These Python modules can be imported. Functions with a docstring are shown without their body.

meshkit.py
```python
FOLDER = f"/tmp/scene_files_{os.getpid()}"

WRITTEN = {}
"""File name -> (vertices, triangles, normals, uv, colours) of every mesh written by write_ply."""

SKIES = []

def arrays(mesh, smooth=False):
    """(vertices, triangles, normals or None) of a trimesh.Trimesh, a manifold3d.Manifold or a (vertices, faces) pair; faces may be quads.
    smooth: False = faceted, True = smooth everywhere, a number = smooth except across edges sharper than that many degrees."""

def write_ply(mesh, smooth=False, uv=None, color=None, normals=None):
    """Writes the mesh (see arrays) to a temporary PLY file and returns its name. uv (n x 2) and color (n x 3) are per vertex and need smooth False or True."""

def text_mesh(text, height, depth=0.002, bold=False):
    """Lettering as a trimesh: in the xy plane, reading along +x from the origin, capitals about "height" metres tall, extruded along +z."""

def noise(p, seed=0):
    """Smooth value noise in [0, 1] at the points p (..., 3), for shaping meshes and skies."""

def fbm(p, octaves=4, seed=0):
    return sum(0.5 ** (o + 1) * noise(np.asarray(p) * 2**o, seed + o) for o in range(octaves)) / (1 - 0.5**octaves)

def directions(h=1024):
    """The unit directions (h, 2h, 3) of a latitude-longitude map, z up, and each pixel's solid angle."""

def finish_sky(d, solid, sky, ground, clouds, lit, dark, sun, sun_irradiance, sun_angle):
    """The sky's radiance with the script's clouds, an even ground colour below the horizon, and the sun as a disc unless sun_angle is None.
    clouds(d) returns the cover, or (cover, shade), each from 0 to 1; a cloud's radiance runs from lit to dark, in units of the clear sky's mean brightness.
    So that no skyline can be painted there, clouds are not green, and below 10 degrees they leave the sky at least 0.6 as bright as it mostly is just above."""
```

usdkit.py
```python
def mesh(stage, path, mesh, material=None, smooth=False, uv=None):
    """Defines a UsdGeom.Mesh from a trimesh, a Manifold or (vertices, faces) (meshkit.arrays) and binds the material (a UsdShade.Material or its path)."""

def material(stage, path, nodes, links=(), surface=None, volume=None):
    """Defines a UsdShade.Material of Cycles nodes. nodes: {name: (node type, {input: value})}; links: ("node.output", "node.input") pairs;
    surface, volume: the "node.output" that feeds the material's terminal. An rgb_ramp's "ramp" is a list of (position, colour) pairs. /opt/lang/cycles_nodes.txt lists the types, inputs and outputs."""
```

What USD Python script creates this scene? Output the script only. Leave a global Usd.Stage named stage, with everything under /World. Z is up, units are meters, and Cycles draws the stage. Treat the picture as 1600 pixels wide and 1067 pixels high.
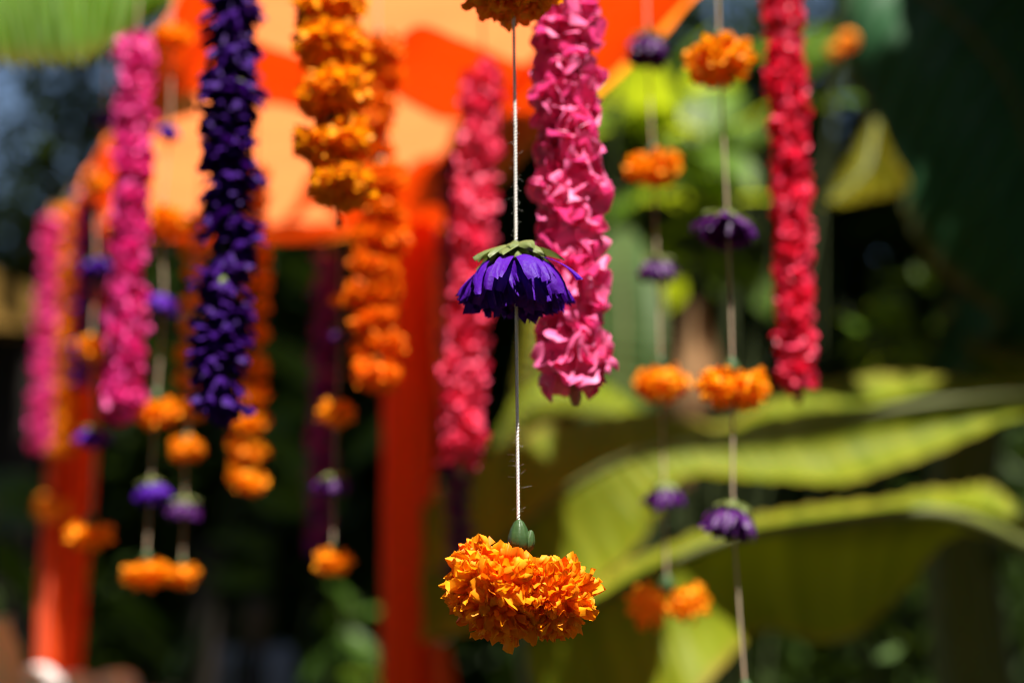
import math, numpy as np, trimesh, manifold3d, usdkit, meshkit
from pxr import Usd, UsdGeom, UsdLux, UsdShade, Gf, Sdf, Vt

stage = Usd.Stage.CreateInMemory()
UsdGeom.SetStageUpAxis(stage, UsdGeom.Tokens.z)
UsdGeom.SetStageMetersPerUnit(stage, 1.0)
stage.SetDefaultPrim(UsdGeom.Xform.Define(stage, '/World').GetPrim())
UsdGeom.Scope.Define(stage, '/World/Looks')

# ------------------------------------------------------------------ camera, sky, sun
EYE = np.array([0.0, 0.0, 1.35])
PITCH, ROLL, FPX = math.radians(12.0), 0.0066, 1600 * 50 / 36.0
FWD = np.array([0, math.cos(PITCH), math.sin(PITCH)])
U0, R0 = np.array([0, -math.sin(PITCH), math.cos(PITCH)]), np.array([1.0, 0, 0])
RIGHT = R0 * math.cos(ROLL) - U0 * math.sin(ROLL)
UP = U0 * math.cos(ROLL) + R0 * math.sin(ROLL)


def at(px, py, Y):
    """The point at distance Y in front of the camera that the photograph shows at (px, py)."""
    d = FWD * FPX + RIGHT * (px - 800) + UP * (533.5 - py)
    return EYE + d * (Y / d[1])


cam = UsdGeom.Camera.Define(stage, '/World/camera')
M = np.eye(4)
M[0, :3], M[1, :3], M[2, :3], M[3, :3] = RIGHT, UP, -FWD, EYE
cam.AddTransformOp().Set(Gf.Matrix4d(*M.ravel().tolist()))
cam.CreateFocalLengthAttr(50.0)
cam.CreateHorizontalApertureAttr(36.0)
cam.CreateVerticalApertureAttr(36.0 * 682 / 1024)
cam.CreateClippingRangeAttr(Gf.Vec2f(0.05, 500))
cam.CreateFStopAttr(2.35)
cam.CreateFocusDistanceAttr(float((at(808, 800, 0.90) - EYE) @ FWD) - 0.018)
cam.CreateExposureAttr(1.4)

SUN = np.array([0.13, -0.36, 0.90])
SUN /= np.linalg.norm(SUN)
usdkit.material(stage, '/World/Looks/sky_look', {
    'sky': ('sky_texture', {'sky_type': 'single_scattering', 'sun_disc': False, 'sun_elevation': math.asin(SUN[2]), 'sun_rotation': math.atan2(SUN[0], SUN[1]), 'altitude': 100.0, 'aerosol_density': 1.3}),
    'bg': ('background_shader', {'strength': 0.05})}, [('sky.color', 'bg.color')], surface='bg.background')
dome = UsdLux.DomeLight.Define(stage, '/World/sky')
UsdShade.MaterialBindingAPI.Apply(dome.GetPrim()).Bind(UsdShade.Material.Get(stage, '/World/Looks/sky_look'))
dome.GetPrim().SetCustomDataByKey('kind', 'structure')
sun = UsdLux.DistantLight.Define(stage, '/World/sun')
sun.CreateNormalizeAttr(True)
sun.CreateIntensityAttr(1.25)
sun.CreateAngleAttr(0.5)
sun.CreateColorAttr(Gf.Vec3f(1.0, 0.94, 0.84))
z = SUN
x = np.cross([0, 0, 1.0], z); x /= np.linalg.norm(x)
y = np.cross(z, x)
S = np.eye(4); S[0, :3], S[1, :3], S[2, :3] = x, y, z
sun.AddTransformOp().Set(Gf.Matrix4d(*S.ravel().tolist()))

# ------------------------------------------------------------------ materials
MAT = {}


def leafy(name, c1, c2, trans, tmix=0.35, rough=0.45, spec=0.4, noise=40.0, streak=0.0, bump=0.15, island=True, sat_noise=0.5):
    """A thin organic sheet: reflecting colour from c1 to c2 (by piece and by fine noise), light let through in trans."""
    n = {'geo': ('geometry', {}), 'nz': ('noise_texture', {'scale': noise, 'detail': 4.0}),
         'f': ('mix_float', {'fac': sat_noise}), 'col': ('mix_color', {'a': c1, 'b': c2}),
         'b': ('bump', {'strength': bump, 'distance': 0.002}),
         'p': ('principled_bsdf', {'roughness': rough, 'specular_ior_level': spec}),
         't': ('translucent_bsdf', {}), 'tc': ('mix_color', {'a': trans, 'b': tuple(min(1, k * 1.25) for k in trans)}),
         'm': ('mix_closure', {'fac': tmix}), 'inf': ('object_info', {}),
         'rr': ('mix_float', {'fac': 0.5})}
    l = [('geo.position', 'nz.vector'), ('nz.fac', 'f.b'), ('f.result', 'col.fac'), ('col.result', 'p.base_color'),
         ('nz.fac', 'b.height'), ('b.normal', 'p.normal'), ('f.result', 'tc.fac'), ('tc.result', 't.color'),
         ('p.BSDF', 'm.closure1'), ('t.BSDF', 'm.closure2')]
    l += [('geo.random_per_island', 'rr.a'), ('inf.random', 'rr.b'), ('rr.result', 'f.a')] if island else [('inf.random', 'f.a')]
    MAT[name] = usdkit.material(stage, '/World/Looks/' + name, n, l, surface='m.closure')


def plain(name, c1, c2, rough=0.7, noise=30.0, bump=0.3, dist=0.003, spec=0.3, sheen=0.0, stretch=(1, 1, 1)):
    n = {'geo': ('geometry', {}), 'mp': ('mapping', {'scale': stretch}), 'nz': ('noise_texture', {'scale': noise, 'detail': 6.0, 'roughness': 0.65}),
         'col': ('mix_color', {'a': c1, 'b': c2}), 'b': ('bump', {'strength': bump, 'distance': dist}),
         'p': ('principled_bsdf', {'roughness': rough, 'specular_ior_level': spec, 'sheen_weight': sheen})}
    MAT[name] = usdkit.material(stage, '/World/Looks/' + name, n, [('geo.position', 'mp.vector'), ('mp.vector', 'nz.vector'), ('nz.fac', 'col.fac'), ('col.result', 'p.base_color'),
                                ('nz.fac', 'b.height'), ('b.normal', 'p.normal')], surface='p.BSDF')


leafy('marigold_petal', (0.95, 0.39, 0.006), (0.93, 0.27, 0.004), (1.0, 0.36, 0.004), 0.38, 0.55, 0.2, 220, bump=0.2)
leafy('marigold_petal_deep', (0.94, 0.25, 0.004), (0.90, 0.17, 0.003), (0.95, 0.21, 0.003), 0.30, 0.55, 0.2, 160, bump=0.2)
leafy('violet_petal', (0.055, 0.004, 0.32), (0.09, 0.005, 0.24), (0.10, 0.006, 0.40), 0.18, 0.55, 0.16, 300, bump=0.35)
leafy('deep_violet_petal', (0.022, 0.002, 0.13), (0.045, 0.003, 0.11), (0.06, 0.004, 0.22), 0.15, 0.6, 0.12, 300, bump=0.25)
leafy('bright_violet_petal', (0.15, 0.012, 0.30), (0.20, 0.015, 0.26), (0.26, 0.015, 0.40), 0.22, 0.5, 0.2, 300, bump=0.2)
leafy('plum_petal', (0.075, 0.005, 0.13), (0.050, 0.003, 0.10), (0.10, 0.005, 0.16), 0.22, 0.45, 0.35, 300, bump=0.2)
leafy('pink_petal', (0.80, 0.055, 0.28), (0.90, 0.32, 0.52), (0.9, 0.06, 0.28), 0.35, 0.45, 0.3, 120, bump=0.1)  # lighter second tone carries the pale highlights of the lit petals
leafy('rose_petal', (0.80, 0.012, 0.06), (0.82, 0.10, 0.22), (0.85, 0.01, 0.05), 0.35, 0.45, 0.3, 120, bump=0.1)  # pale pink highlights put into the lighter second colour
leafy('coral_petal', (0.84, 0.03, 0.12), (0.88, 0.17, 0.28), (0.88, 0.03, 0.10), 0.35, 0.5, 0.25, 120, bump=0.1)
leafy('magenta_petal', (0.72, 0.015, 0.27), (0.82, 0.13, 0.42), (0.80, 0.02, 0.24), 0.35, 0.5, 0.3, 120, bump=0.1)
leafy('sepal_green', (0.08, 0.13, 0.03), (0.20, 0.20, 0.075), (0.20, 0.26, 0.04), 0.15, 0.5, 0.3, 260, bump=0.3)
leafy('calyx_green', (0.022, 0.060, 0.016), (0.07, 0.12, 0.035), (0.1, 0.2, 0.03), 0.08, 0.45, 0.35, 260, bump=0.2)
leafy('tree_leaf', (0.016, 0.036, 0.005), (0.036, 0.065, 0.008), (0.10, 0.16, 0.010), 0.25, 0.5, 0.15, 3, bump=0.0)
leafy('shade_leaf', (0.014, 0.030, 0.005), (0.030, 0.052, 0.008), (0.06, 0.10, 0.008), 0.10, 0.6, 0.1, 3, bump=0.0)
leafy('shrub_leaf', (0.030, 0.080, 0.008), (0.075, 0.14, 0.012), (0.22, 0.32, 0.015), 0.35, 0.45, 0.2, 4, bump=0.0)
leafy('broad_leaf', (0.07, 0.16, 0.012), (0.13, 0.22, 0.012), (0.42, 0.50, 0.012), 0.5, 0.45, 0.25, 6, bump=0.0)
plain('bark', (0.05, 0.033, 0.02), (0.11, 0.075, 0.045), 0.9, 18, 0.8, 0.01, stretch=(1, 1, 0.3))
plain('cane', (0.02, 0.035, 0.006), (0.04, 0.05, 0.010), 0.7, 14, 0.3, 0.003)
plain('stem_green', (0.05, 0.075, 0.012), (0.11, 0.11, 0.022), 0.6, 14, 0.4, 0.004, stretch=(1, 1, 0.2))
plain('dry_leaf', (0.12, 0.06, 0.022), (0.24, 0.13, 0.055), 0.9, 12, 0.6, 0.006, stretch=(1, 1, 0.2))
plain('cotton', (0.74, 0.70, 0.66), (0.84, 0.80, 0.76), 0.9, 900, 0.5, 0.0006, sheen=0.3)
plain('twine', (0.40, 0.30, 0.20), (0.55, 0.43, 0.30), 0.9, 600, 0.4, 0.0006)
plain('woody', (0.20, 0.11, 0.06), (0.42, 0.26, 0.15), 0.8, 300, 0.4, 0.0008)
plain('soil', (0.035, 0.026, 0.016), (0.06, 0.055, 0.02), 0.95, 3, 0.7, 0.03)
plain('thatch', (0.16, 0.085, 0.015), (0.30, 0.17, 0.03), 0.95, 22, 0.9, 0.02, stretch=(1, 1, 0.25))
plain('dark_timber', (0.010, 0.007, 0.005), (0.020, 0.013, 0.009), 0.85, 12, 0.5, 0.004, stretch=(1, 1, 0.2))
plain('pale_stone', (0.52, 0.47, 0.46), (0.80, 0.76, 0.75), 0.8, 26, 0.6, 0.006)
plain('clay', (0.66, 0.47, 0.34), (0.76, 0.58, 0.44), 0.75, 20, 0.3, 0.003)
plain('jacket_cloth', (0.26, 0.28, 0.36), (0.34, 0.36, 0.45), 0.9, 60, 0.3, 0.004, sheen=0.2)
plain('dark_cloth', (0.012, 0.012, 0.014), (0.022, 0.022, 0.025), 0.9, 60, 0.3, 0.004)
plain('skin', (0.16, 0.085, 0.05), (0.20, 0.11, 0.07), 0.55, 30, 0.1, 0.001)
plain('dark_hair', (0.010, 0.008, 0.007), (0.02, 0.016, 0.013), 0.5, 90, 0.5, 0.003)


def fabric(name, col, trans, tmix):
    n = {'geo': ('geometry', {}), 'nz': ('noise_texture', {'scale': 7.0, 'detail': 3.0}), 'wv': ('noise_texture', {'scale': 900.0, 'detail': 1.0}),
         'c': ('mix_color', {'a': col, 'b': tuple(k * 0.85 for k in col)}), 'b': ('bump', {'strength': 0.25, 'distance': 0.0006}),
         'd': ('principled_bsdf', {'roughness': 0.75, 'specular_ior_level': 0.15, 'sheen_weight': 0.2}), 't': ('translucent_bsdf', {'color': trans}), 'm': ('mix_closure', {'fac': tmix})}
    MAT[name] = usdkit.material(stage, '/World/Looks/' + name, n, [('geo.position', 'nz.vector'), ('geo.position', 'wv.vector'), ('nz.fac', 'c.fac'), ('c.result', 'd.base_color'), ('wv.fac', 'b.height'),
                                ('b.normal', 'd.normal'), ('d.BSDF', 'm.closure1'), ('t.BSDF', 'm.closure2')], surface='m.closure')


fabric('orange_sheer', (0.75, 0.17, 0.03), (0.88, 0.215, 0.066), 0.60)
fabric('orange_hem', (0.80, 0.13, 0.006), (0.95, 0.26, 0.02), 0.55)
fabric('red_orange_drape', (0.88, 0.085, 0.005), (0.95, 0.14, 0.006), 0.35)


def banana(name, refl1, refl2, trans, tmix=0.45, brown=True):
    """A banana blade: close parallel side veins come from the attribute-free uv set 'st' (x along the midrib, y across, 1 at the margin)."""
    n = {'uv': ('uvmap', {'attribute': 'st'}), 'sep': ('separate_xyz', {}), 'ex': ('math', {'math_type': 'multiply', 'value2': 190.0}), 'sn': ('math', {'math_type': 'sine'}),
         'v01': ('map_range', {'from_min': -1.0, 'from_max': 1.0}), 'cx': ('combine_xyz', {'y': 0.0, 'z': 0.0}), 'nz': ('noise_texture', {'scale': 26.0, 'detail': 3.0}),
         'pn': ('noise_texture', {'scale': 5.0, 'detail': 4.0}), 'geo': ('geometry', {}),
         'vn': ('map_range', {'from_min': 0.36, 'from_max': 0.64, 'clamp': True}), 'mixv': ('mix_float', {'fac': 0.35}), 'c': ('mix_color', {'a': refl1, 'b': refl2}), 'ed': ('map_range', {'from_min': 0.90, 'from_max': 1.0, 'clamp': True}),
         'edn': ('math', {'math_type': 'multiply'}), 'c2': ('mix_color', {'b': (0.24, 0.12, 0.03)}), 't1': ('mix_color', {'a': tuple(k * 0.72 for k in trans), 'b': trans}),
         't2': ('mix_color', {'b': (0.55, 0.30, 0.03)}), 'b': ('bump', {'strength': 0.6, 'distance': 0.003}),
         'p': ('principled_bsdf', {'roughness': 0.55, 'specular_ior_level': 0.12}), 't': ('translucent_bsdf', {}), 'm': ('mix_closure', {'fac': tmix})}
    l = [('uv.UV', 'sep.vector'), ('sep.x', 'ex.value1'), ('ex.value', 'sn.value1'), ('sn.value', 'v01.value'), ('sep.x', 'cx.x'), ('cx.vector', 'nz.vector'), ('geo.position', 'pn.vector'),
         ('nz.fac', 'vn.value'), ('vn.result', 'mixv.a'), ('pn.fac', 'mixv.b'), ('mixv.result', 'c.fac'), ('sep.y', 'ed.value'), ('ed.result', 'edn.value1'), ('pn.fac', 'edn.value2'),
         ('edn.value', 'c2.fac'), ('c.result', 'c2.a'), ('c2.result', 'p.base_color'), ('vn.result', 't1.fac'), ('t1.result', 't2.a'), ('edn.value', 't2.fac'), ('t2.result', 't.color'),
         ('v01.result', 'b.height'), ('b.normal', 'p.normal'), ('p.BSDF', 'm.closure1'), ('t.BSDF', 'm.closure2')]
    MAT[name] = usdkit.material(stage, '/World/Looks/' + name, n, l, surface='m.closure')


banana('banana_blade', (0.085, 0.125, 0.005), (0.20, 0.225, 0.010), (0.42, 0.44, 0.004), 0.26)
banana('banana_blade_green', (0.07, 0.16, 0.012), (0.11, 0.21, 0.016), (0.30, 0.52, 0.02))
banana('banana_blade_dark', (0.014, 0.058, 0.022), (0.034, 0.112, 0.042), (0.05, 0.10, 0.012), 0.15)  # darker copy: shade on the upper right leaves put into its colour
banana('banana_blade_painted_glow', (0.24, 0.24, 0.015), (0.34, 0.32, 0.03), (0.60, 0.55, 0.02), 0.4)  # lit copy: sunlight through the leaf put into a yellower base colour
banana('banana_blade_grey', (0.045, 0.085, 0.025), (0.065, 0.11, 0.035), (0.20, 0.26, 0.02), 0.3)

# ------------------------------------------------------------------ scene helpers
counts = {}


def numbered(parent, name):
    k = counts.get((parent, name), 0)
    counts[(parent, name)] = k + 1
    return f'{parent}/{name}' + (f'_{k:03d}' if k else '')


def tag(path, label=None, cat=None, group=None, kind=None):
    p = stage.GetPrimAtPath(path)
    for k, v in (('label', label), ('category', cat), ('group', group), ('kind', kind)):
        if v:
            p.SetCustomDataByKey(k, v)
    return path


def thing(name, label, cat, group=None, loc=None):
    path = numbered('/World', name)
    x = UsdGeom.Xform.Define(stage, path)
    if loc is not None:
        x.AddTranslateOp().Set(Gf.Vec3d(*map(float, loc)))
        ORIGIN[path] = np.asarray(loc, float)
    return tag(path, label, cat, group)


ORIGIN = {}


def part(parent, name, mesh, mat, smooth=True, uv=None, label=None, kind=None):
    """One mesh of the scene under parent; its points are given in world space and stored relative to the thing's base."""
    path = numbered(parent, name)
    root = '/'.join(parent.split('/')[:3])
    if root in ORIGIN:
        v, f = (mesh.vertices, mesh.faces) if hasattr(mesh, 'vertices') else mesh
        mesh = (np.asarray(v) - ORIGIN[root], np.asarray(f))
    usdkit.mesh(stage, path, mesh, MAT[mat], smooth=smooth, uv=uv)
    if label or kind:
        tag(path, label, None, None, kind)
    return path


def join(ms):
    ms = [(m.vertices, m.faces) if hasattr(m, 'vertices') else m for m in ms]
    off, V, F = 0, [], []
    for v, f in ms:
        V.append(np.asarray(v)); F.append(np.asarray(f) + off); off += len(v)
    return np.vstack(V), np.vstack(F)


def unit(a):
    a = np.asarray(a, float)
    return a / np.maximum(np.linalg.norm(a, axis=-1, keepdims=True), 1e-12)


def grid_faces(nu, nv):
    i = np.arange(nu * nv).reshape(nu, nv)
    a, b, c, d = i[:-1, :-1].ravel(), i[1:, :-1].ravel(), i[1:, 1:].ravel(), i[:-1, 1:].ravel()
    return np.vstack([np.stack([a, b, c], 1), np.stack([a, c, d], 1)])


def tube(pts, rad, n=8, cap=True):
    pts = np.asarray(pts, float)
    rad = np.broadcast_to(np.asarray(rad, float), len(pts))
    t = unit(np.gradient(pts, axis=0))
    ref = np.array([0, 1.0, 0]) if abs(t[0][1]) < 0.9 else np.array([1.0, 0, 0])
    n1 = unit(np.cross(t, ref)); n2 = np.cross(t, n1)
    a = np.linspace(0, 2 * np.pi, n, endpoint=False)
    V = (pts[:, None] + rad[:, None, None] * (np.cos(a)[None, :, None] * n1[:, None] + np.sin(a)[None, :, None] * n2[:, None])).reshape(-1, 3)
    i = np.arange(len(pts) * n).reshape(len(pts), n)
    j = np.roll(i, -1, 1)
    F = [np.stack([i[:-1].ravel(), i[1:].ravel(), j[1:].ravel()], 1), np.stack([i[:-1].ravel(), j[1:].ravel(), j[:-1].ravel()], 1)]
    if cap:
        V = np.vstack([V, pts[0], pts[-1]])
        k = len(V)
        F += [np.stack([np.full(n, k - 2), i[0], j[0]], 1), np.stack([np.full(n, k - 1), j[-1], i[-1]], 1)]
    return V, np.vstack(F)


def spline(P, n):
    """Catmull-Rom through the points P, n samples."""
    P = np.asarray(P, float)
    P = np.vstack([2 * P[0] - P[1], P, 2 * P[-1] - P[-2]])
    m = len(P) - 3
    t = np.linspace(0, m - 1e-9, n)
    k = t.astype(int); u = (t - k)[:, None]
    a, b, c, d = P[k], P[k + 1], P[k + 2], P[k + 3]
    return 0.5 * ((2 * b) + (c - a) * u + (2 * a - 5 * b + 4 * c - d) * u**2 + (3 * b - a - 3 * c + d) * u**3)


def petals(base, d, n, L, W, rng, nu=5, nv=5, curl=0.0, cup=0.0, ruffle=0.0, freq=7.0, ragged=0.0, shape='spoon', curl_pow=1.5, rnd=0.3, soft=False):
    """N petals, (N, nu*nv, 3): from base along d, face towards n, with curl along, cup and ruffle across."""
    base, d = np.asarray(base, float), unit(d)
    N = len(base)
    n = unit(n - (np.sum(n * d, 1, keepdims=True)) * d)
    s = np.cross(n, d)
    full = lambda q: np.broadcast_to(np.asarray(q, float), (N,))
    L, W, curl, cup, ruffle = map(full, (L, W, curl, cup, ruffle))
    u, v = np.linspace(0, 1, nu), np.linspace(-1, 1, nv)
    if shape == 'spoon':
        w = 0.22 + 0.78 * np.sin(np.clip(u * 1.25, 0, 1) * np.pi / 2) ** 1.2
        w = w * np.where(u > 0.8, 1 - 0.30 * ((u - 0.8) / 0.2) ** 2, 1)
    elif shape == 'strap':
        w = 0.35 + 0.65 * np.sin(np.clip(u * 1.5, 0, 1) * np.pi / 2)
        w = w * np.where(u > 0.9, 1 - 0.25 * ((u - 0.9) / 0.1) ** 2, 1)
    elif shape == 'round':
        w = np.sqrt(np.clip(1 - (2 * np.clip(u, 0.06, 0.97) - 1.05) ** 2 / 1.05, 0.02, 1)) * (0.45 + 0.55 * u) * 1.25
    else:                                                          # pointed
        w = np.sin(np.clip(u * 0.92 + 0.08, 0, 1) * np.pi) ** 0.8 * 0.96 + 0.04
    th = curl[:, None] * u[None] ** curl_pow
    du = np.diff(u, prepend=0)
    yy = L[:, None] * np.cumsum(np.cos(th) * du, 1)
    zz = L[:, None] * np.cumsum(np.sin(th) * du, 1)
    ph = rng.uniform(0, 2 * np.pi, N)
    ph2 = rng.uniform(0, 2 * np.pi, N)
    X = W[:, None, None] / 2 * w[None, :, None] * v[None, None, :] * (1 + 0.12 * np.sin(ph)[:, None, None] * v[None, None])
    wave = np.sin(v[None, None] * freq / 2 + ph[:, None, None]) + 0.6 * np.sin(v[None, None] * freq * 0.93 + ph2[:, None, None])
    env = (u**1.6)[None, :, None]
    Z = cup[:, None, None] * W[:, None, None] * (v**2)[None, None] * (0.3 + 0.7 * env) + ruffle[:, None, None] * wave * env
    Y = yy[:, :, None] - rnd * np.minimum(L, W)[:, None, None] * (u**3)[None, :, None] * (np.abs(v) ** 2.8)[None, None] + ragged * L[:, None, None] * env**2 * (np.sin(v[None, None] * 9 + ph2[:, None, None]) * 0.7 + (0.5 * np.sin(v[None, None] * 5 + ph[:, None, None]) if soft else rng.uniform(-0.6, 0.6, (N, 1, nv))))
    cz, sz = np.cos(th)[:, :, None], np.sin(th)[:, :, None]
    YY, ZZ = Y - sz * Z, zz[:, :, None] + cz * Z
    return (base[:, None, None] + s[:, None, None] * X[..., None] + d[:, None, None] * YY[..., None] + n[:, None, None] * ZZ[..., None]).reshape(N, nu * nv, 3)


def merge_petals(V, nu, nv):
    f = grid_faces(nu, nv)
    N, k = V.shape[:2]
    return V.reshape(-1, 3), (f[None] + (np.arange(N) * k)[:, None, None]).reshape(-1, 3)


def fib(n, lo, hi, rng):
    """n directions around -z whose angle from -z runs from lo to hi (radians)."""
    c = np.cos(lo) + (np.arange(n) + 0.5) / n * (np.cos(hi) - np.cos(lo))
    a = np.arange(n) * 2.399963 + rng.uniform(0, 6.28)
    s = np.sqrt(1 - c * c)
    return np.stack([s * np.cos(a), s * np.sin(a), -c], 1)


def turn(axis_from, axis_to):
    a, b = unit(axis_from), unit(axis_to)
    v, c = np.cross(a, b), float(a @ b)
    if c < -0.9999:
        return np.diag([1, -1, -1.0])
    K = np.array([[0, -v[2], v[1]], [v[2], 0, -v[0]], [-v[1], v[0], 0]])
    return np.eye(3) + K + K @ K / (1 + c)


def lobe_petals(c, R, Rz, n, rng, axis=(0, 0, -1.0), nu=5, nv=7, size=1.0, lo=0.0, hi=2.05):
    """Ruffled petals of one marigold lobe whose open face looks along axis."""
    d = fib(n, lo, hi, rng) + rng.normal(0, 0.10, (n, 3))
    d = unit(d)
    r = rng.uniform(0.86, 1.02, n)[:, None]
    tip = d * np.array([R, R, Rz]) * r
    base = tip * rng.uniform(0.42, 0.52, n)[:, None] + np.array([0, 0, 0.14 * Rz])
    dr = unit(tip - base)
    nn = np.array([0, 0, -1.0]) + rng.normal(0, 0.6, (n, 3)) + 0.25 * d
    T = turn((0, 0, -1.0), axis)
    L = np.linalg.norm(tip - base, axis=1) * rng.uniform(0.92, 1.12, n)
    W = size * R * rng.uniform(0.25, 0.38, n)
    V = petals(base, dr, nn, L, W, rng, nu, nv, curl=rng.normal(-1.0, 0.7, n), cup=rng.normal(0.12, 0.2, n), ruffle=R * rng.uniform(0.035, 0.07, n), freq=8.0, ragged=0.022, curl_pow=2.2, rnd=0.34, soft=True)
    return V @ T.T + np.asarray(c)


def calyx_mesh(p, r, h, lean=(0, 0)):
    """Green ribbed cup that narrows upwards to the thread; p is its lower centre."""
    a = np.linspace(0, 2 * np.pi, 20, endpoint=False)
    prof = [(0.55, -0.25), (1.0, 0.05), (0.96, 0.35), (0.72, 0.68), (0.42, 0.92), (0.18, 1.0)]
    V, F = [], grid_faces(len(prof), 21)
    for q, (k, hh) in enumerate(prof):
        rr = r * k * (1 + 0.10 * np.cos(8 * a))
        ring = np.stack([rr * np.cos(a) + lean[0] * hh * h, rr * np.sin(a) + lean[1] * hh * h, np.full(20, hh * h)], 1)
        V.append(np.vstack([ring, ring[:1]]))
    return np.vstack(V) + np.asarray(p), F


def blob(c, rx, rz, n=2):
    m = trimesh.creation.icosphere(n)
    return m.vertices * np.array([rx, rx, rz]) + np.asarray(c), m.faces


def marigold(parent, c, R, rng, fine=False, calyx_at=None, lobes=None, n=70, mat='marigold_petal', squash=0.62, calyx=True, tilt=0.15, label=None):
    """A hanging pompom: part 'marigold' (heart of the bloom) > petal ... (fine) and calyx."""
    axis = unit(np.array([rng.normal(0, tilt), rng.normal(0, tilt), -1.0]))
    lobes = lobes or [((0, 0, 0), 1.0, squash, axis)]
    allV = []
    core = []
    nu, nv = (7, 9) if fine else (4, 5)
    for off, k, sq, ax in lobes:
        cc = np.asarray(c) + np.asarray(off)
        m = max(12, int(n * k * k)) if not fine else int(n * k**1.6)
        allV.append(lobe_petals(cc, R * k, R * k * sq, m, rng, unit(ax), nu, nv, size=1.0 if not fine else 0.9))
        core.append(blob(cc, R * k * 0.55, R * k * sq * 0.55))
        if fine:
            core.append(merge_petals(lobe_petals(cc, R * k * 0.92, R * k * sq * 0.92, int(n * k), rng, unit(ax), 5, 6, size=0.85), 5, 6))
    V = np.concatenate(allV)
    if fine:
        me = part(parent, 'marigold', join(core), 'marigold_petal_deep', label=label)
        f = grid_faces(nu, nv)
        for v in V:
            part(me, 'petal', (v, f), mat)
    else:
        me = part(parent, 'marigold', join([merge_petals(V, nu, nv)] + core), mat, label=label)
    if calyx_at is not None:
        part(me, 'calyx', calyx_mesh(calyx_at, 0.0066, 0.0165), 'calyx_green')
        q = np.asarray(calyx_at) + (0.0052, 0.001, -0.001)
        part(me, 'calyx', calyx_mesh(q, 0.0040, 0.0110, (0.2, 0)), 'calyx_green')
    elif calyx:
        top = np.asarray(c) + np.array([0, 0, R * squash * 0.62])
        part(me, 'calyx', calyx_mesh(top, R * 0.2, R * 0.42), 'calyx_green')
    return me


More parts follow.
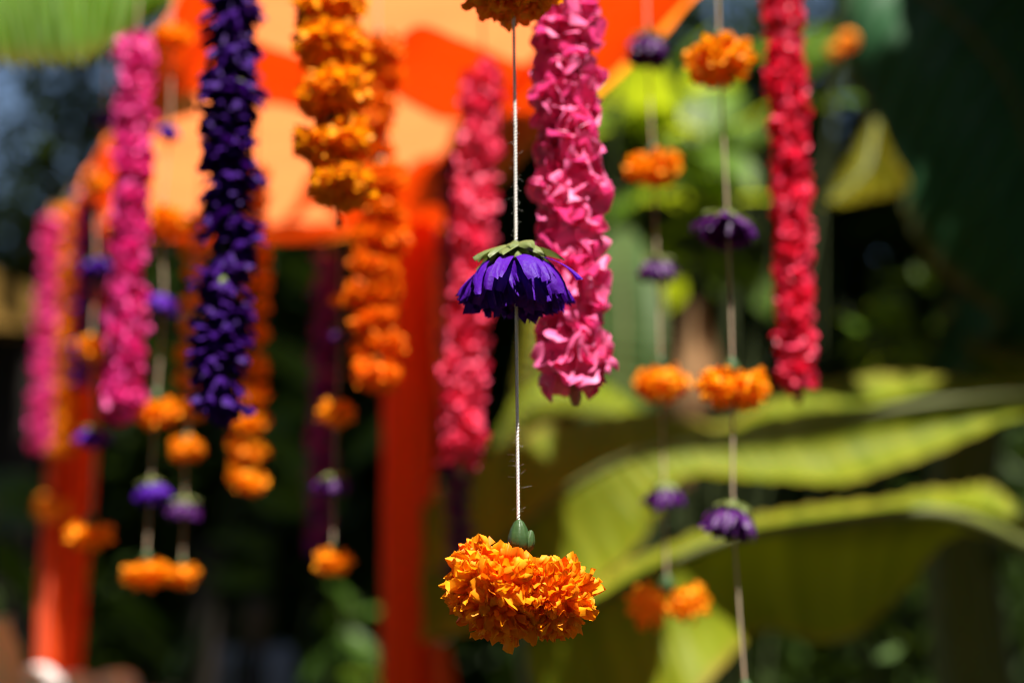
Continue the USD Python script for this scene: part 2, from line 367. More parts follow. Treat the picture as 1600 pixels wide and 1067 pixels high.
def aster(parent, c, R, rng, fine=False, mat='violet_petal', droop=1.0, rows=3, per=22, sepals=12, tilt=0.12, name='aster', label=None, el0=-0.13, elk=0.12, wk=1.0, lk=1.0):
    """A hanging aster: straps fall from under a cap of green bracts like an umbrella. c is its top centre."""
    T = turn((0, 0, 1.0), unit([rng.normal(0, tilt), rng.normal(0, tilt), 1.0]))
    c = np.asarray(c, float)
    VV = []
    nu, nv = (9, 6) if fine else (5, 4)
    for k in range(rows):
        m = per - 3 * k
        a = np.arange(m) / m * 2 * np.pi + rng.normal(0, 0.07, m) + k * 0.4
        out = np.stack([np.cos(a), np.sin(a), np.zeros(m)], 1)
        up = np.array([0, 0, 1.0])
        el = rng.normal(el0 - elk * k, 0.13, m)[:, None]
        d = out * np.cos(el) + up * np.sin(el)
        nn = up * np.cos(el) - out * np.sin(el) + rng.normal(0, 0.26, (m, 3))
        base = out * R * (0.16 - 0.03 * k) + up * (-0.06 - 0.05 * k) * R
        L = lk * R * rng.uniform(1.05, 1.38, m) * (1 - 0.08 * k)
        W = wk * R * rng.uniform(0.26, 0.36, m)
        VV.append(petals(base, d, nn, L, W, rng, nu, nv, curl=-droop * rng.uniform(0.85, 1.75, m), cup=rng.normal(-0.12, 0.16, m), ruffle=R * rng.uniform(0.012, 0.045, m), freq=6, ragged=0.075, shape='strap', curl_pow=1.1, rnd=0.05))
    V = np.concatenate(VV) @ T.T + c
    disc = blob((0, 0, -0.20 * R), 0.42 * R, 0.18 * R)
    disc = (disc[0] @ T.T + c, disc[1])
    if fine:
        me = part(parent, name, disc, mat, label=label)
        f = grid_faces(nu, nv)
        for v in V:
            part(me, 'petal', (v, f), mat)
    else:
        me = part(parent, name, join([merge_petals(V, nu, nv), disc]), mat, label=label)
    if sepals:
        bn = 2 if fine else 1
        SV = []
        for k in range(bn):
            a = np.arange(sepals) / sepals * 2 * np.pi + rng.normal(0, 0.10, sepals) + 0.26 * k
            out = np.stack([np.cos(a), np.sin(a), np.zeros(sepals)], 1)
            up = np.array([0, 0, 1.0])
            el = rng.normal(-0.10 - 0.1 * k, 0.10, sepals)[:, None]
            d = out * np.cos(el) + up * np.sin(el)
            SV.append(petals(out * R * 0.05 + up * (0.19 - 0.04 * k) * R, d, up + rng.normal(0, 0.22, (sepals, 3)), R * rng.uniform(0.58, 0.98, sepals), R * rng.uniform(0.25, 0.38, sepals), rng, 7, 5,
                             curl=-rng.uniform(0.35, 0.95, sepals), cup=rng.normal(-0.18, 0.1, sepals), ruffle=R * 0.012, shape='pointed', rnd=0.0))
        SV = np.concatenate(SV) @ T.T + c
        knob = calyx_mesh((0, 0, 0.08 * R), R * 0.14, R * 0.2)
        knob = (knob[0] @ T.T + c, knob[1])
        if fine:
            f = grid_faces(7, 5)
            for v in SV:
                part(me, 'sepal', (v, f), 'sepal_green')
            part(me, 'calyx', knob, 'sepal_green')
        else:
            part(me, 'calyx', join([merge_petals(SV, 7, 5), knob]), 'sepal_green')
    return me


def twisted(p0, p1, r, pitch=0.0045, n=5):
    """Two-ply twisted thread."""
    p0, p1 = np.asarray(p0, float), np.asarray(p1, float)
    Ln = np.linalg.norm(p1 - p0)
    k = max(8, int(Ln / pitch * 8))
    t = np.linspace(0, 1, k)
    ax = unit(p1 - p0)
    e1 = unit(np.cross(ax, [0, 1.0, 0.1])); e2 = np.cross(ax, e1)
    ms = []
    for s in (0, np.pi):
        ang = t * Ln / pitch * 2 * np.pi + s
        ms.append(tube(p0 + t[:, None] * (p1 - p0) + r * 0.45 * (np.cos(ang)[:, None] * e1 + np.sin(ang)[:, None] * e2), r * 0.62, n))
    return join(ms)


def fuzz(parent, p0, p1, r, n, rng, width=0.00002):
    """Loose cotton hairs standing off the thread, joined as one part."""
    p0, p1 = np.asarray(p0, float), np.asarray(p1, float)
    ms = []
    for _ in range(n):
        t = rng.uniform(); a = rng.uniform(0, 6.283); l = rng.uniform(0.001, 0.0035)
        o = np.array([math.cos(a), math.sin(a), 0])
        q = p0 + t * (p1 - p0)
        w = rng.normal(0, 0.6, 3) * l
        ms.append(tube([q + o * r * 0.6, q + o * (r + l * 0.5) + w * 0.4, q + o * (r + l) + w], width, 3, False))
    part(parent, 'loose_fibre', join(ms), 'cotton', kind='stuff')


def strand(label, Y, items, bottom, top, rng, thread='twine', tr=0.0011, group=None, fine=False, via=None):
    """A thread hung with single blooms. items: (kind, px, py, width in photo pixels, options)."""
    pts = [at(*top, Y)] + [at(i[1], i[2], Y) for i in items] + [at(*bottom, Y)]
    if via:
        pts = [at(*q, Y) for q in via]
    pts.sort(key=lambda q: -q[2])
    t = thing('flower_strand', label, 'flower strand', group, loc=pts[0])
    if fine:
        for a, b in zip(pts[:-1], pts[1:]):
            part(t, 'thread', twisted(a, b, tr), thread)
            fuzz(t, a, b, tr, int(np.linalg.norm(b - a) * 600), rng)
    else:
        part(t, 'thread', tube(spline(pts, 40), tr, 6), thread)
    for kind, px, py, w, *o in items:
        o = o[0] if o else {}
        R = w / FPX * Y / 2 / math.cos(PITCH)
        c = at(px, py, Y)
        if kind == 'm':
            marigold(t, c, R, rng, **o)
        else:
            aster(t, c + np.array([0, 0, 0.3 * R]), R, rng, **o)
    return t


def line_at(p0, p1, z):
    k = (z - p0[2]) / (p1[2] - p0[2])
    return p0 + k * (p1 - p0)


def blossom_garland(label, Y, top, bottom, width, mat, rng, group, per=6, ring=0.0115, fine=False, end=True, above=0.0):
    """A thick cord of small ruffled blossoms threaded side by side."""
    a, b = at(*top, Y), at(*bottom, Y)
    t = thing('blossom_garland', label, 'garland', group, loc=a)
    R = width / FPX * Y / 2 / math.cos(PITCH)
    part(t, 'thread', tube([a + (0, 0, above), a, b], 0.0011, 6), 'twine')
    Ln = np.linalg.norm(b - a)
    m = int(Ln / ring)
    ax = unit(b - a)
    nu, nv = (6, 6) if fine else (4, 4)
    f = grid_faces(nu, nv)
    for i in range(m):
        for k in range(per):
            ang = (k + 0.5 * (i % 2)) / per * 2 * np.pi + rng.normal(0, 0.2)
            s = (i + 0.5 + rng.normal(0, 0.22)) / m
            o = np.array([math.cos(ang), math.sin(ang), 0])
            d = unit(o + np.array([0, 0, rng.normal(-0.15, 0.3)]) + 0.25 * rng.normal(0, 1, 3))
            c = a + ax * Ln * np.clip(s, 0.01, 0.99) + o * R * rng.uniform(0.30, 0.46)
            q = 5
            e1 = unit(np.cross(d, rng.normal(0, 1, 3))); e2 = np.cross(d, e1)
            an = np.arange(q) / q * 2 * np.pi + rng.normal(0, 0.2, q)
            rad = np.cos(an)[:, None] * e1 + np.sin(an)[:, None] * e2
            lean = rng.uniform(0.25, 1.0, q)[:, None]
            dd = unit(d * lean + rad * 0.75)
            nn = d * 0.9 - rad * lean + rng.normal(0, 0.35, (q, 3))
            L = R * rng.uniform(0.52, 0.80, q) * (1.0 if fine else 0.95)
            W = R * rng.uniform(0.60, 0.92, q)
            V = petals(np.broadcast_to(c, (q, 3)), dd, nn, L, W, rng, nu, nv, curl=rng.normal(-0.55, 0.8, q), cup=rng.normal(0.1, 0.2, q), ruffle=R * rng.uniform(0.03, 0.09, q), freq=5.5, ragged=0.03, shape='round', curl_pow=1.6, rnd=0.35)
            part(t, 'blossom', merge_petals(V, nu, nv), mat)
    if end:
        part(t, 'knot', calyx_mesh(b - np.array([0, 0, 0.013]), 0.0042, 0.018), 'woody')
    return t


def head_garland(label, Y, top, bottom, width, pitch, kind, rng, group, mat, n=60, above=0.0, tail=None):
    """Whole blooms threaded close together."""
    a, b = at(*top, Y), at(*bottom, Y)
    t = thing('marigold_garland' if kind == 'm' else 'aster_garland', label, 'garland', group, loc=a)
    R = width / FPX * Y / 2 / math.cos(PITCH)
    end = at(*tail, Y) if tail else b
    part(t, 'thread', tube([a + (0, 0, above), a, b, end - (0, 0, 0.001)], 0.0013, 6), 'twine')
    Ln = np.linalg.norm(b - a)
    m = max(2, int(round(Ln / pitch)))
    for i in range(m):
        c = a + (b - a) * ((i + 0.5) / m) + np.append(rng.normal(0, 0.10 * R, 2), rng.normal(0, 0.04 * R))
        if kind == 'm':
            marigold(t, c, R * rng.uniform(0.88, 1.06), rng, n=n, mat=mat, squash=0.72, tilt=0.28)
        else:
            aster(t, c, R * rng.uniform(0.92, 1.06), rng, mat=mat, rows=3, per=16, sepals=6, droop=0.75, tilt=0.3, el0=0.25, elk=0.42, wk=1.45, lk=0.88)
    if tail:
        part(t, 'knot', calyx_mesh(end, 0.003, 0.008), 'woody')
    return t


# ------------------------------------------------------------------ the setting
def box(c, s):
    m = trimesh.creation.box(s)
    return m.vertices + np.asarray(c), m.faces


g = np.linspace(-1, 1, 61)
gx = np.sign(g) * np.abs(g) ** 2.2 * 150
X, Yg = np.meshgrid(gx, gx, indexing='ij')
Z = 0.10 * (meshkit.fbm(np.stack([X * 0.4, Yg * 0.4, 0 * X], -1), 4) - 0.5)
gp = part('/World', 'ground', (np.stack([X, Yg, Z], -1).reshape(-1, 3), grid_faces(61, 61)), 'soil')
tag(gp, kind='structure')


def leaf_cloud(c, radii, n, size, rng, clumps=40, spread=0.28, hollow=0.55, flat=0.0, up=0.3):
    """n small pointed leaves in clumps through an ellipsoid's volume, (vertices, faces)."""
    c, radii = np.asarray(c, float), np.asarray(radii, float)
    d = unit(rng.normal(0, 1, (clumps, 3)))
    r = (hollow + (1 - hollow) * rng.uniform(0, 1, (clumps, 1)) ** 0.6) * rng.uniform(0.75, 1.12, (clumps, 1))
    cc = d * r
    k = rng.integers(0, clumps, n)
    p = cc[k] + rng.normal(0, spread, (n, 3)) * rng.uniform(0.3, 1, (n, 1))
    p = c + p * radii
    dr = unit(rng.normal(0, 1, (n, 3)) + np.array([0, 0, -0.35]))
    nn = rng.normal(0, 1, (n, 3)) + np.array([0, 0, 2 * up])
    s = unit(np.cross(nn, dr)); nn = np.cross(dr, s)
    L = size * rng.uniform(0.6, 1.3, (n, 1)); W = L * rng.uniform(0.32, 0.5, (n, 1))
    v = np.stack([p, p + dr * L * 0.45 + s * W * 0.5 + nn * W * 0.14, p + dr * L - nn * L * 0.12, p + dr * L * 0.45 - s * W * 0.5 + nn * W * 0.14], 1)
    f = np.array([[0, 1, 2], [0, 2, 3]])
    return v.reshape(-1, 3), (f[None] + (np.arange(n) * 4)[:, None, None]).reshape(-1, 3)


def tree(name, label, cat, base, height, crown_c, radii, n, size, rng, mat='tree_leaf', trunk_r=0.12, clumps=60, hollow=0.5, group=None, limbs=6, spread=0.26):
    base = np.asarray(base, float); crown_c = np.asarray(crown_c, float)
    t = thing(name, label, cat, group, loc=base)
    ms = [tube(spline([base - (0, 0, 0.2), base + (crown_c - base) * 0.5 + rng.normal(0, 0.06, 3), crown_c + (0, 0, radii[2] * 0.4)], 12), np.linspace(trunk_r, trunk_r * 0.3, 12), 9)]
    for _ in range(limbs):
        s = base + (crown_c - base) * rng.uniform(0.55, 1.0)
        e = crown_c + unit(rng.normal(0, 1, 3)) * np.asarray(radii) * 0.75
        ms.append(tube(spline([s, (s + e) / 2 + (0, 0, 0.12), e], 8), np.linspace(trunk_r * 0.4, trunk_r * 0.08, 8), 6))
    part(t, 'trunk', join(ms), 'bark')
    part(t, 'crown', leaf_cloud(crown_c, radii, n, size, rng, clumps, spread, hollow), mat, smooth=False)
    return t


rng = np.random.default_rng(7)
# tall trees that close the garden off behind
trees = [(-5.9, 12.5, 4.2, (2.3, 1.6, 2.3), 'sparse'), (-1.75, 11.8, 3.4, (1.5, 1.5, 3.3), ''), (-0.6, 11.4, 3.6, (2.1, 1.5, 3.6), ''), (1.5, 11.6, 3.7, (2.0, 1.5, 3.7), ''), (3.6, 11.0, 3.6, (2.1, 1.6, 3.6), ''), (5.6, 10.4, 3.6, (2.2, 1.6, 3.6), '')]
tl = [None, 'dark leafy tree behind the gap between the left orange post and the middle post', 'dark leafy tree just left behind the orange middle post', 'dark leafy tree directly behind the white thread of the front strand',
      'dark leafy tree behind the two strands right of the pink garland', 'dark leafy tree at the right edge behind the big banana leaves']
for (tx, ty, tz, rad, kd), lb in zip(trees, tl):
    if kd != 'sparse':
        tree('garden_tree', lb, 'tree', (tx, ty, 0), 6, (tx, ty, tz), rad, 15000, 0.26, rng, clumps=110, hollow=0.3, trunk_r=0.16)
# shade trees above the picture; left and right crowns added to darken the garden
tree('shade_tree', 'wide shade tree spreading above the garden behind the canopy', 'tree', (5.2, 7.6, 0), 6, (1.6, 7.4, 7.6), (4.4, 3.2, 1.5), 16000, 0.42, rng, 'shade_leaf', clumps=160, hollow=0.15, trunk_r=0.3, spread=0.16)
tree('shade_tree', 'added shade tree whose unseen crown hangs over the left part of the garden', 'tree', (-3.6, 4.3, 0), 6, (-1.75, 3.6, 5.2), (1.8, 1.25, 0.7), 6000, 0.34, rng, 'shade_leaf', clumps=90, hollow=0.1, trunk_r=0.15, spread=0.2)
tree('shade_tree', 'added shade tree whose unseen crown hangs over the right part of the garden', 'tree', (3.4, 3.4, 0), 6, (2.75, 2.6, 4.7), (1.35, 1.75, 0.65), 6000, 0.34, rng, 'shade_leaf', clumps=90, hollow=0.1, trunk_r=0.15, spread=0.2)
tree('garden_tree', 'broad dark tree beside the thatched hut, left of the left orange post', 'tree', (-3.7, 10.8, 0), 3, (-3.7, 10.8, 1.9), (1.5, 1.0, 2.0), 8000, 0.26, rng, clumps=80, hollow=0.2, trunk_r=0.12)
for lb, bs, cc, rd in (('added unseen shade tree left of the garden', (-5.8, 0.2, 0), (-4.7, 0.0, 5.2), (2.4, 3.4, 3.0)), ('added unseen shade tree behind the viewer on the left', (-3.0, -5.5, 0), (-2.6, -5.2, 4.6), (3.2, 2.2, 3.8)),
                       ('added unseen shade tree behind the viewer on the right', (3.2, -6.2, 0), (3.0, -6.0, 4.2), (3.4, 2.0, 3.6)), ('added unseen shade tree right of the garden', (6.2, 1.0, 0), (6.2, 1.6, 4.0), (2.0, 4.6, 3.6)),
                       ('added tall unseen shade tree directly behind the viewer', (0.4, -5.4, 0), (0.3, -4.7, 6.4), (3.4, 1.8, 2.4)),
                       ('added shade tree whose unseen crown closes the sky gap above the viewer', (-3.4, -2.6, 0), (-3.3, -1.6, 7.0), (1.9, 3.0, 1.2))):
    tree('shade_tree', lb, 'tree', bs, 6, cc, rd, 9000, 0.5, rng, 'shade_leaf', clumps=150, hollow=0.2, trunk_r=0.25, spread=0.2)  # ring of unseen trees added to cut down the sky light
# the open tree in front of the sky at upper left
tree('airy_tree', 'thin tree with open crown against the blue sky at upper left', 'tree', at(150, 1000, 8.0) * (1, 1, 0), 6, at(140, 180, 8.0), (0.75, 0.8, 1.25), 1000, 0.16, rng, clumps=46, hollow=0.2, trunk_r=0.10, limbs=9)
tree('airy_tree', 'lower round tree left of the thin tree, under the blue sky', 'tree', at(30, 1000, 9.0) * (1, 1, 0), 6, at(35, 390, 9.0), (0.9, 0.8, 0.75), 1000, 0.16, rng, clumps=40, hollow=0.2, trunk_r=0.09)

# shrubs in the shade in front of the trees
sh = [(-2.6, 7.6, 0.9, 0.9), (-0.30, 7.2, 0.95, 0.95), (0.1, 6.4, 0.9, 1.0), (1.0, 6.8, 1.2, 1.3), (2.1, 6.6, 1.15, 1.2), (3.0, 6.2, 1.3, 1.4)]
sl = ['low dark shrub behind the left orange post', 'low dark shrub between the two orange posts', 'dark shrub behind the base of the middle orange post', 'dark shrub behind the lower banana leaves', 'dark shrub under the banana leaves at lower right',
      'tall dark shrub at the right edge behind the banana leaves']
for (sx, sy, sz, sr), lb in zip(sh, sl):
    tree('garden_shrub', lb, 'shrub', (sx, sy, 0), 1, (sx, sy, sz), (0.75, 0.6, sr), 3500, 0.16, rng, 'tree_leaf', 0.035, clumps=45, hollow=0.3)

# thatched hut at the left edge
hc = at(-40, 520, 7.2)
t = thing('thatched_hut', 'dark hut with golden thatched roof edge at the left border', 'hut', loc=(hc[0], 7.2, 0))
zt = at(30, 470, 7.2)[2]
roof = trimesh.creation.extrude_triangulation(np.array([[-1.5, 0], [0.62, -0.22], [0.62, -0.12], [-0.9, 0.62], [-1.5, 0.62]]), np.array([[0, 1, 2], [0, 2, 3], [0, 3, 4]]), 1.6)
rv = np.stack([roof.vertices[:, 0], roof.vertices[:, 2], roof.vertices[:, 1]], 1) + (hc[0], 7.0, zt)
part(t, 'roof', (rv, roof.faces[:, ::-1]), 'thatch', smooth=False)
part(t, 'wall', box((hc[0] - 0.6, 7.9, zt / 2 - 0.1), (1.8, 1.2, zt - 0.1)), 'dark_timber', smooth=False)
for dx in (-1.2, 0.35):
    part(t, 'post', tube([(hc[0] + dx, 7.1, 0), (hc[0] + dx, 7.1, zt - 0.1)], 0.05, 10), 'dark_timber')

# dark timber pole in the background
pb = at(322, 1000, 6.6)
t = tag(part('/World', 'timber_pole', tube([(pb[0], 6.6, 0), (pb[0], 6.6, at(322, 840, 6.6)[2])], 0.055, 12), 'dark_timber'), 'dim dark timber pole standing left of the person in grey', 'pole')

# ------------------------------------------------------------------ the canopy
EZ = at(690, 348, 2.6)[2]                                          # height of the cloth's rim
FL, FR = at(97, 345, 2.6), at(690, 372, 2.6)
FL[2] = FR[2] = EZ
NL, NR = np.array([-0.31, 1.42, EZ + 0.02]), np.array([0.31, 1.42, EZ + 0.02])
t = thing('fabric_canopy', 'orange cloth canopy with two draped posts glowing behind the garlands', 'canopy', loc=(FR[0], FR[1], 0))


def sheet(a, b, c, d, nu, nv, sag, seed, wr=0.008, drop=0.0, ragged=0.0):
    """Cloth between corners a-b (far edge) and d-c (near edge), sagging between them, with soft wrinkles."""
    u, v = np.meshgrid(np.linspace(0, 1, nu), np.linspace(0, 1, nv), indexing='ij')
    u3, v3 = u[..., None], v[..., None]
    P = (1 - v3) * ((1 - u3) * a + u3 * b) + v3 * ((1 - u3) * d + u3 * c)
    P[..., 1] += ragged * 2 * (meshkit.fbm(np.stack([u * 3.2 + seed, v * 0.4, 0 * u], -1), 2, seed) - 0.5)
    P[..., 2] -= sag * 4 * u * (1 - u) * (0.4 + 0.6 * np.sin(np.pi * v)) + drop
    P[..., 2] += wr * (meshkit.fbm(np.stack([u * 5 + seed, v * 9, 0 * u], -1), 3, seed) - 0.5) * 4
    return P.reshape(-1, 3), grid_faces(nu, nv)


def quad(u0, u1, v0, v1):
    f = lambda u, v: (1 - v) * ((1 - u) * FL + u * FR) + v * ((1 - u) * NL + u * NR)
    return f(u0, v0), f(u1, v0), f(u1, v1), f(u0, v1)


part(t, 'roof_cloth', sheet(*quad(0, 1, 0, 1), 40, 60, 0.018, 3), 'orange_sheer')
part(t, 'hem', sheet(*quad(0, 0.10, -0.01, 1), 8, 60, 0.004, 5, drop=0.012), 'orange_hem')
part(t, 'hem', sheet(*quad(0.80, 1.02, -0.01, 1), 8, 60, 0.004, 6, drop=0.012), 'orange_hem')
part(t, 'hem', sheet(*quad(0.12, 0.81, -0.02, 0.035), 30, 6, 0.018, 7, drop=0.016), 'orange_hem')
part(t, 'cross_band', sheet(*quad(0.12, 0.81, 0.55, 0.71), 40, 12, 0.038, 8, drop=0.018, ragged=0.10), 'orange_hem')


part(t, 'cross_band', sheet(*quad(0.50, 0.81, 0.14, 0.34), 24, 10, 0.02, 9, drop=0.030, ragged=0.12), 'orange_hem')


def draped_post(base, top, r, seed, folds=7):
    """A post wrapped in cloth: soft vertical folds all round."""
    nz, na = 50, 72
    zz = np.linspace(0, 1, nz); a = np.linspace(0, 2 * np.pi, na)
    A, Zz = np.meshgrid(a, zz)
    n1 = meshkit.fbm(np.stack([np.cos(A) * 1.4 + seed, np.sin(A) * 1.4, Zz * 2.0], -1), 3, seed)
    rr = r * (1 + 0.17 * np.sin(folds * A + 2.0 * Zz + 4 * n1) + 0.6 * (n1 - 0.5))
    P = np.stack([rr * np.cos(A), rr * np.sin(A), Zz * 0], -1) + (1 - Zz[..., None]) * base + Zz[..., None] * top
    return P.reshape(-1, 3), grid_faces(nz, na)[:, ::-1]


pl0, pl1 = at(93, 1050, 2.6), at(118, 560, 2.6)
plb = pl1 + (pl0 - pl1) * 1.03
part(t, 'post', draped_post(pl0 - (0, 0, 0.05), np.array([pl1[0], pl1[1], EZ]), 0.037, 1), 'red_orange_drape')
pr = at(640, 700, 2.6)
part(t, 'post', draped_post(np.array([pr[0], 2.6, 0]), np.array([pr[0], 2.6, EZ]), 0.041, 2), 'red_orange_drape')
# the swag of thinner cloth gathered at the middle post
ed0 = [at(668, 378, 2.56), at(672, 470, 2.53), at(678, 560, 2.53), at(690, 640, 2.56)]
ed1 = [at(700, 380, 2.60), at(706, 470, 2.62), at(702, 560, 2.62), at(694, 640, 2.60)]
a_, b_ = spline(ed0, 30), spline(ed1, 30)
vv = np.linspace(0, 1, 16)
P = a_[:, None] + (b_ - a_)[:, None] * vv[None, :, None]
P[..., 1] -= 0.018 * np.sin(vv * 9)[None] * np.sin(np.linspace(0.2, 1, 30) * np.pi)[:, None]
part(t, 'swag', (P.reshape(-1, 3), grid_faces(30, 16)), 'orange_sheer')
# a loose tail of cloth at the foot of the middle post
ed0 = [at(668, 1000, 2.54), at(672, 1060, 2.54), at(676, 1150, 2.55)]
ed1 = [at(700, 1005, 2.60), at(712, 1060, 2.60), at(716, 1150, 2.6)]
a_, b_ = spline(ed0, 14), spline(ed1, 14)
P = a_[:, None] + (b_ - a_)[:, None] * vv[None, :, None]
P[..., 1] -= 0.012 * np.sin(vv * 8)[None]
part(t, 'cloth_tail', (P.reshape(-1, 3), grid_faces(14, 16)), 'red_orange_drape')

# pale stone ledge that carries the left post
lz = pl0[2] + 0.022
t = thing('stone_ledge', 'pale ledge of rough stones under the left orange post', 'ledge', loc=(pl0[0], 2.6, 0))
rs = np.random.default_rng(5)
part(t, 'wall', box((pl0[0] - 0.15, 2.62, (lz - 0.06) / 2), (0.62, 0.22, lz - 0.06)), 'pale_stone', smooth=False)
for k in range(9):
    cx = pl0[0] - 0.42 + 0.068 * k
    m = trimesh.creation.icosphere(2)
    v = m.vertices * np.array([0.036, 0.05, 0.024]) * (0.85 + 0.4 * meshkit.noise(m.vertices * 1.7 + k * 9, k)[:, None])
    part(t, 'stone', (v + (cx, 2.52 + rs.normal(0, 0.01), lz - 0.038 + rs.normal(0, 0.004)), m.faces), 'pale_stone')
# clay jar at the left edge
cj = at(-6, 1020, 2.35)
prof = np.array([(0.0, -0.10), (0.030, -0.10), (0.044, -0.05), (0.040, 0.0), (0.022, 0.035), (0.018, 0.05), (0.024, 0.058), (0.016, 0.058), (0.012, 0.04), (0.0, 0.03)])
jar = trimesh.creation.revolve(prof, sections=28)
jt = thing('clay_jar', 'pale clay jar cut off by the left border beside the stone ledge', 'jar', loc=(cj[0], cj[1], 0))
part(jt, 'body', (jar.vertices + cj, jar.faces), 'clay', smooth=40)
part(jt, 'stand', tube([(cj[0], cj[1], 0), (cj[0], cj[1], cj[2] - 0.099)], [0.05, 0.035], 16), 'dark_timber', smooth=40)

# person in the dark behind
def hull_body(bones, edge=0.02, it=8):
    ball = lambda p, r: manifold3d.Manifold.sphere(r, 20).translate(list(map(float, p)))
    out = None
    for (p, r), (q, s) in bones:
        h = manifold3d.Manifold.batch_hull([ball(p, r), ball(q, s)])
        out = h if out is None else out + h
    me = out.refine_to_length(edge).to_mesh()
    m = trimesh.Trimesh(me.vert_properties[:, :3], me.tri_verts)
    trimesh.smoothing.filter_taubin(m, iterations=it)
    return m


pc = at(398, 965, 9.0)
PX = np.array([pc[0], 9.0, 0.0])
hz = pc[2]                                                          # head centre height
s_ = hz / 1.53
J = lambda x, y, z: np.array([x, y, z]) * s_
hd, nk, ch, pv = J(0, 0, 1.53), J(0, 0.01, 1.38), J(0, 0.01, 1.20), J(0, 0.01, 0.92)
bones = [((hd + J(0, 0, 0.03), 0.088), (hd - J(0, 0.02, 0.06), 0.062)), ((hd - J(0, 0.01, 0.06), 0.052), (nk, 0.055)), ((nk, 0.055), (ch, 0.11)), ((J(-0.12, 0.01, 1.22), 0.095), (J(0.12, 0.01, 1.22), 0.095)),
         ((ch, 0.12), (pv, 0.12)), ((J(-0.07, 0.01, 0.9), 0.11), (J(0.07, 0.01, 0.9), 0.11)),
         ((hd + J(0, -0.085, 0.0), 0.014), (hd + J(0, -0.098, -0.03), 0.016))]
for sx in (-1, 1):
    bones += [((J(sx * 0.17, 0.01, 1.30), 0.058), (J(sx * 0.23, 0.03, 1.04), 0.043)), ((J(sx * 0.23, 0.03, 1.04), 0.043), (J(sx * 0.22, -0.06, 0.80), 0.030)), ((J(sx * 0.22, -0.06, 0.80), 0.030), (J(sx * 0.215, -0.09, 0.72), 0.034)),
              ((J(sx * 0.09, 0.01, 0.86), 0.095), (J(sx * 0.095, 0, 0.48), 0.058)), ((J(sx * 0.095, 0, 0.48), 0.058), (J(sx * 0.10, 0.03, 0.08), 0.042)), ((J(sx * 0.10, 0.03, 0.05), 0.045), (J(sx * 0.11, -0.14, 0.035), 0.032)),
              ((hd + J(sx * 0.088, 0.01, 0.01), 0.014), (hd + J(sx * 0.088, 0.01, -0.03), 0.011))]
    for q in range(4):
        bones.append(((J(sx * 0.215, -0.075 - 0.018 * q, 0.715), 0.0085), (J(sx * 0.20, -0.08 - 0.018 * q, 0.64 + 0.006 * abs(q - 1.5)), 0.0075)))
    bones.append(((J(sx * 0.205, -0.11, 0.75), 0.010), (J(sx * 0.185, -0.135, 0.70), 0.0085)))
t = thing('person', 'person in grey blue open jacket standing in the dark between the posts', 'person', loc=PX)
bm = hull_body(bones)
part(t, 'body', (bm.vertices + PX, bm.faces), 'skin')
jk = hull_body([((J(-0.12, 0.012, 1.235), 0.105), (J(0.12, 0.012, 1.235), 0.105)), ((J(-0.10, 0.02, 1.2), 0.115), (J(-0.10, 0.02, 0.86), 0.115)), ((J(0.10, 0.02, 1.2), 0.115), (J(0.10, 0.02, 0.86), 0.115))] +
               [x for sx in (-1, 1) for x in (((J(sx * 0.17, 0.01, 1.30), 0.068), (J(sx * 0.23, 0.03, 1.04), 0.055)), ((J(sx * 0.23, 0.03, 1.04), 0.055), (J(sx * 0.22, -0.055, 0.82), 0.043)))])
part(t, 'jacket', (jk.vertices + PX, jk.faces), 'jacket_cloth')
st = hull_body([((J(0, -0.055, 1.30), 0.06), (J(0, -0.06, 0.9), 0.085))])
part(t, 'shirt', (st.vertices + PX, st.faces), 'dark_cloth')
tr_ = hull_body([((J(-0.07, 0.01, 0.88), 0.118), (J(0.07, 0.01, 0.88), 0.118))] + [x for sx in (-1, 1) for x in (((J(sx * 0.09, 0.01, 0.86), 0.104), (J(sx * 0.095, 0, 0.48), 0.068)), ((J(sx * 0.095, 0, 0.48), 0.068), (J(sx * 0.10, 0.03, 0.1), 0.056)))])
part(t, 'trousers', (tr_.vertices + PX, tr_.faces), 'dark_cloth')
hr = hull_body([((hd + J(0, 0.02, 0.055), 0.092), (hd + J(0, 0.045, -0.02), 0.075))], 0.015)
part(t, 'hair', (hr.vertices + PX, hr.faces), 'dark_hair')


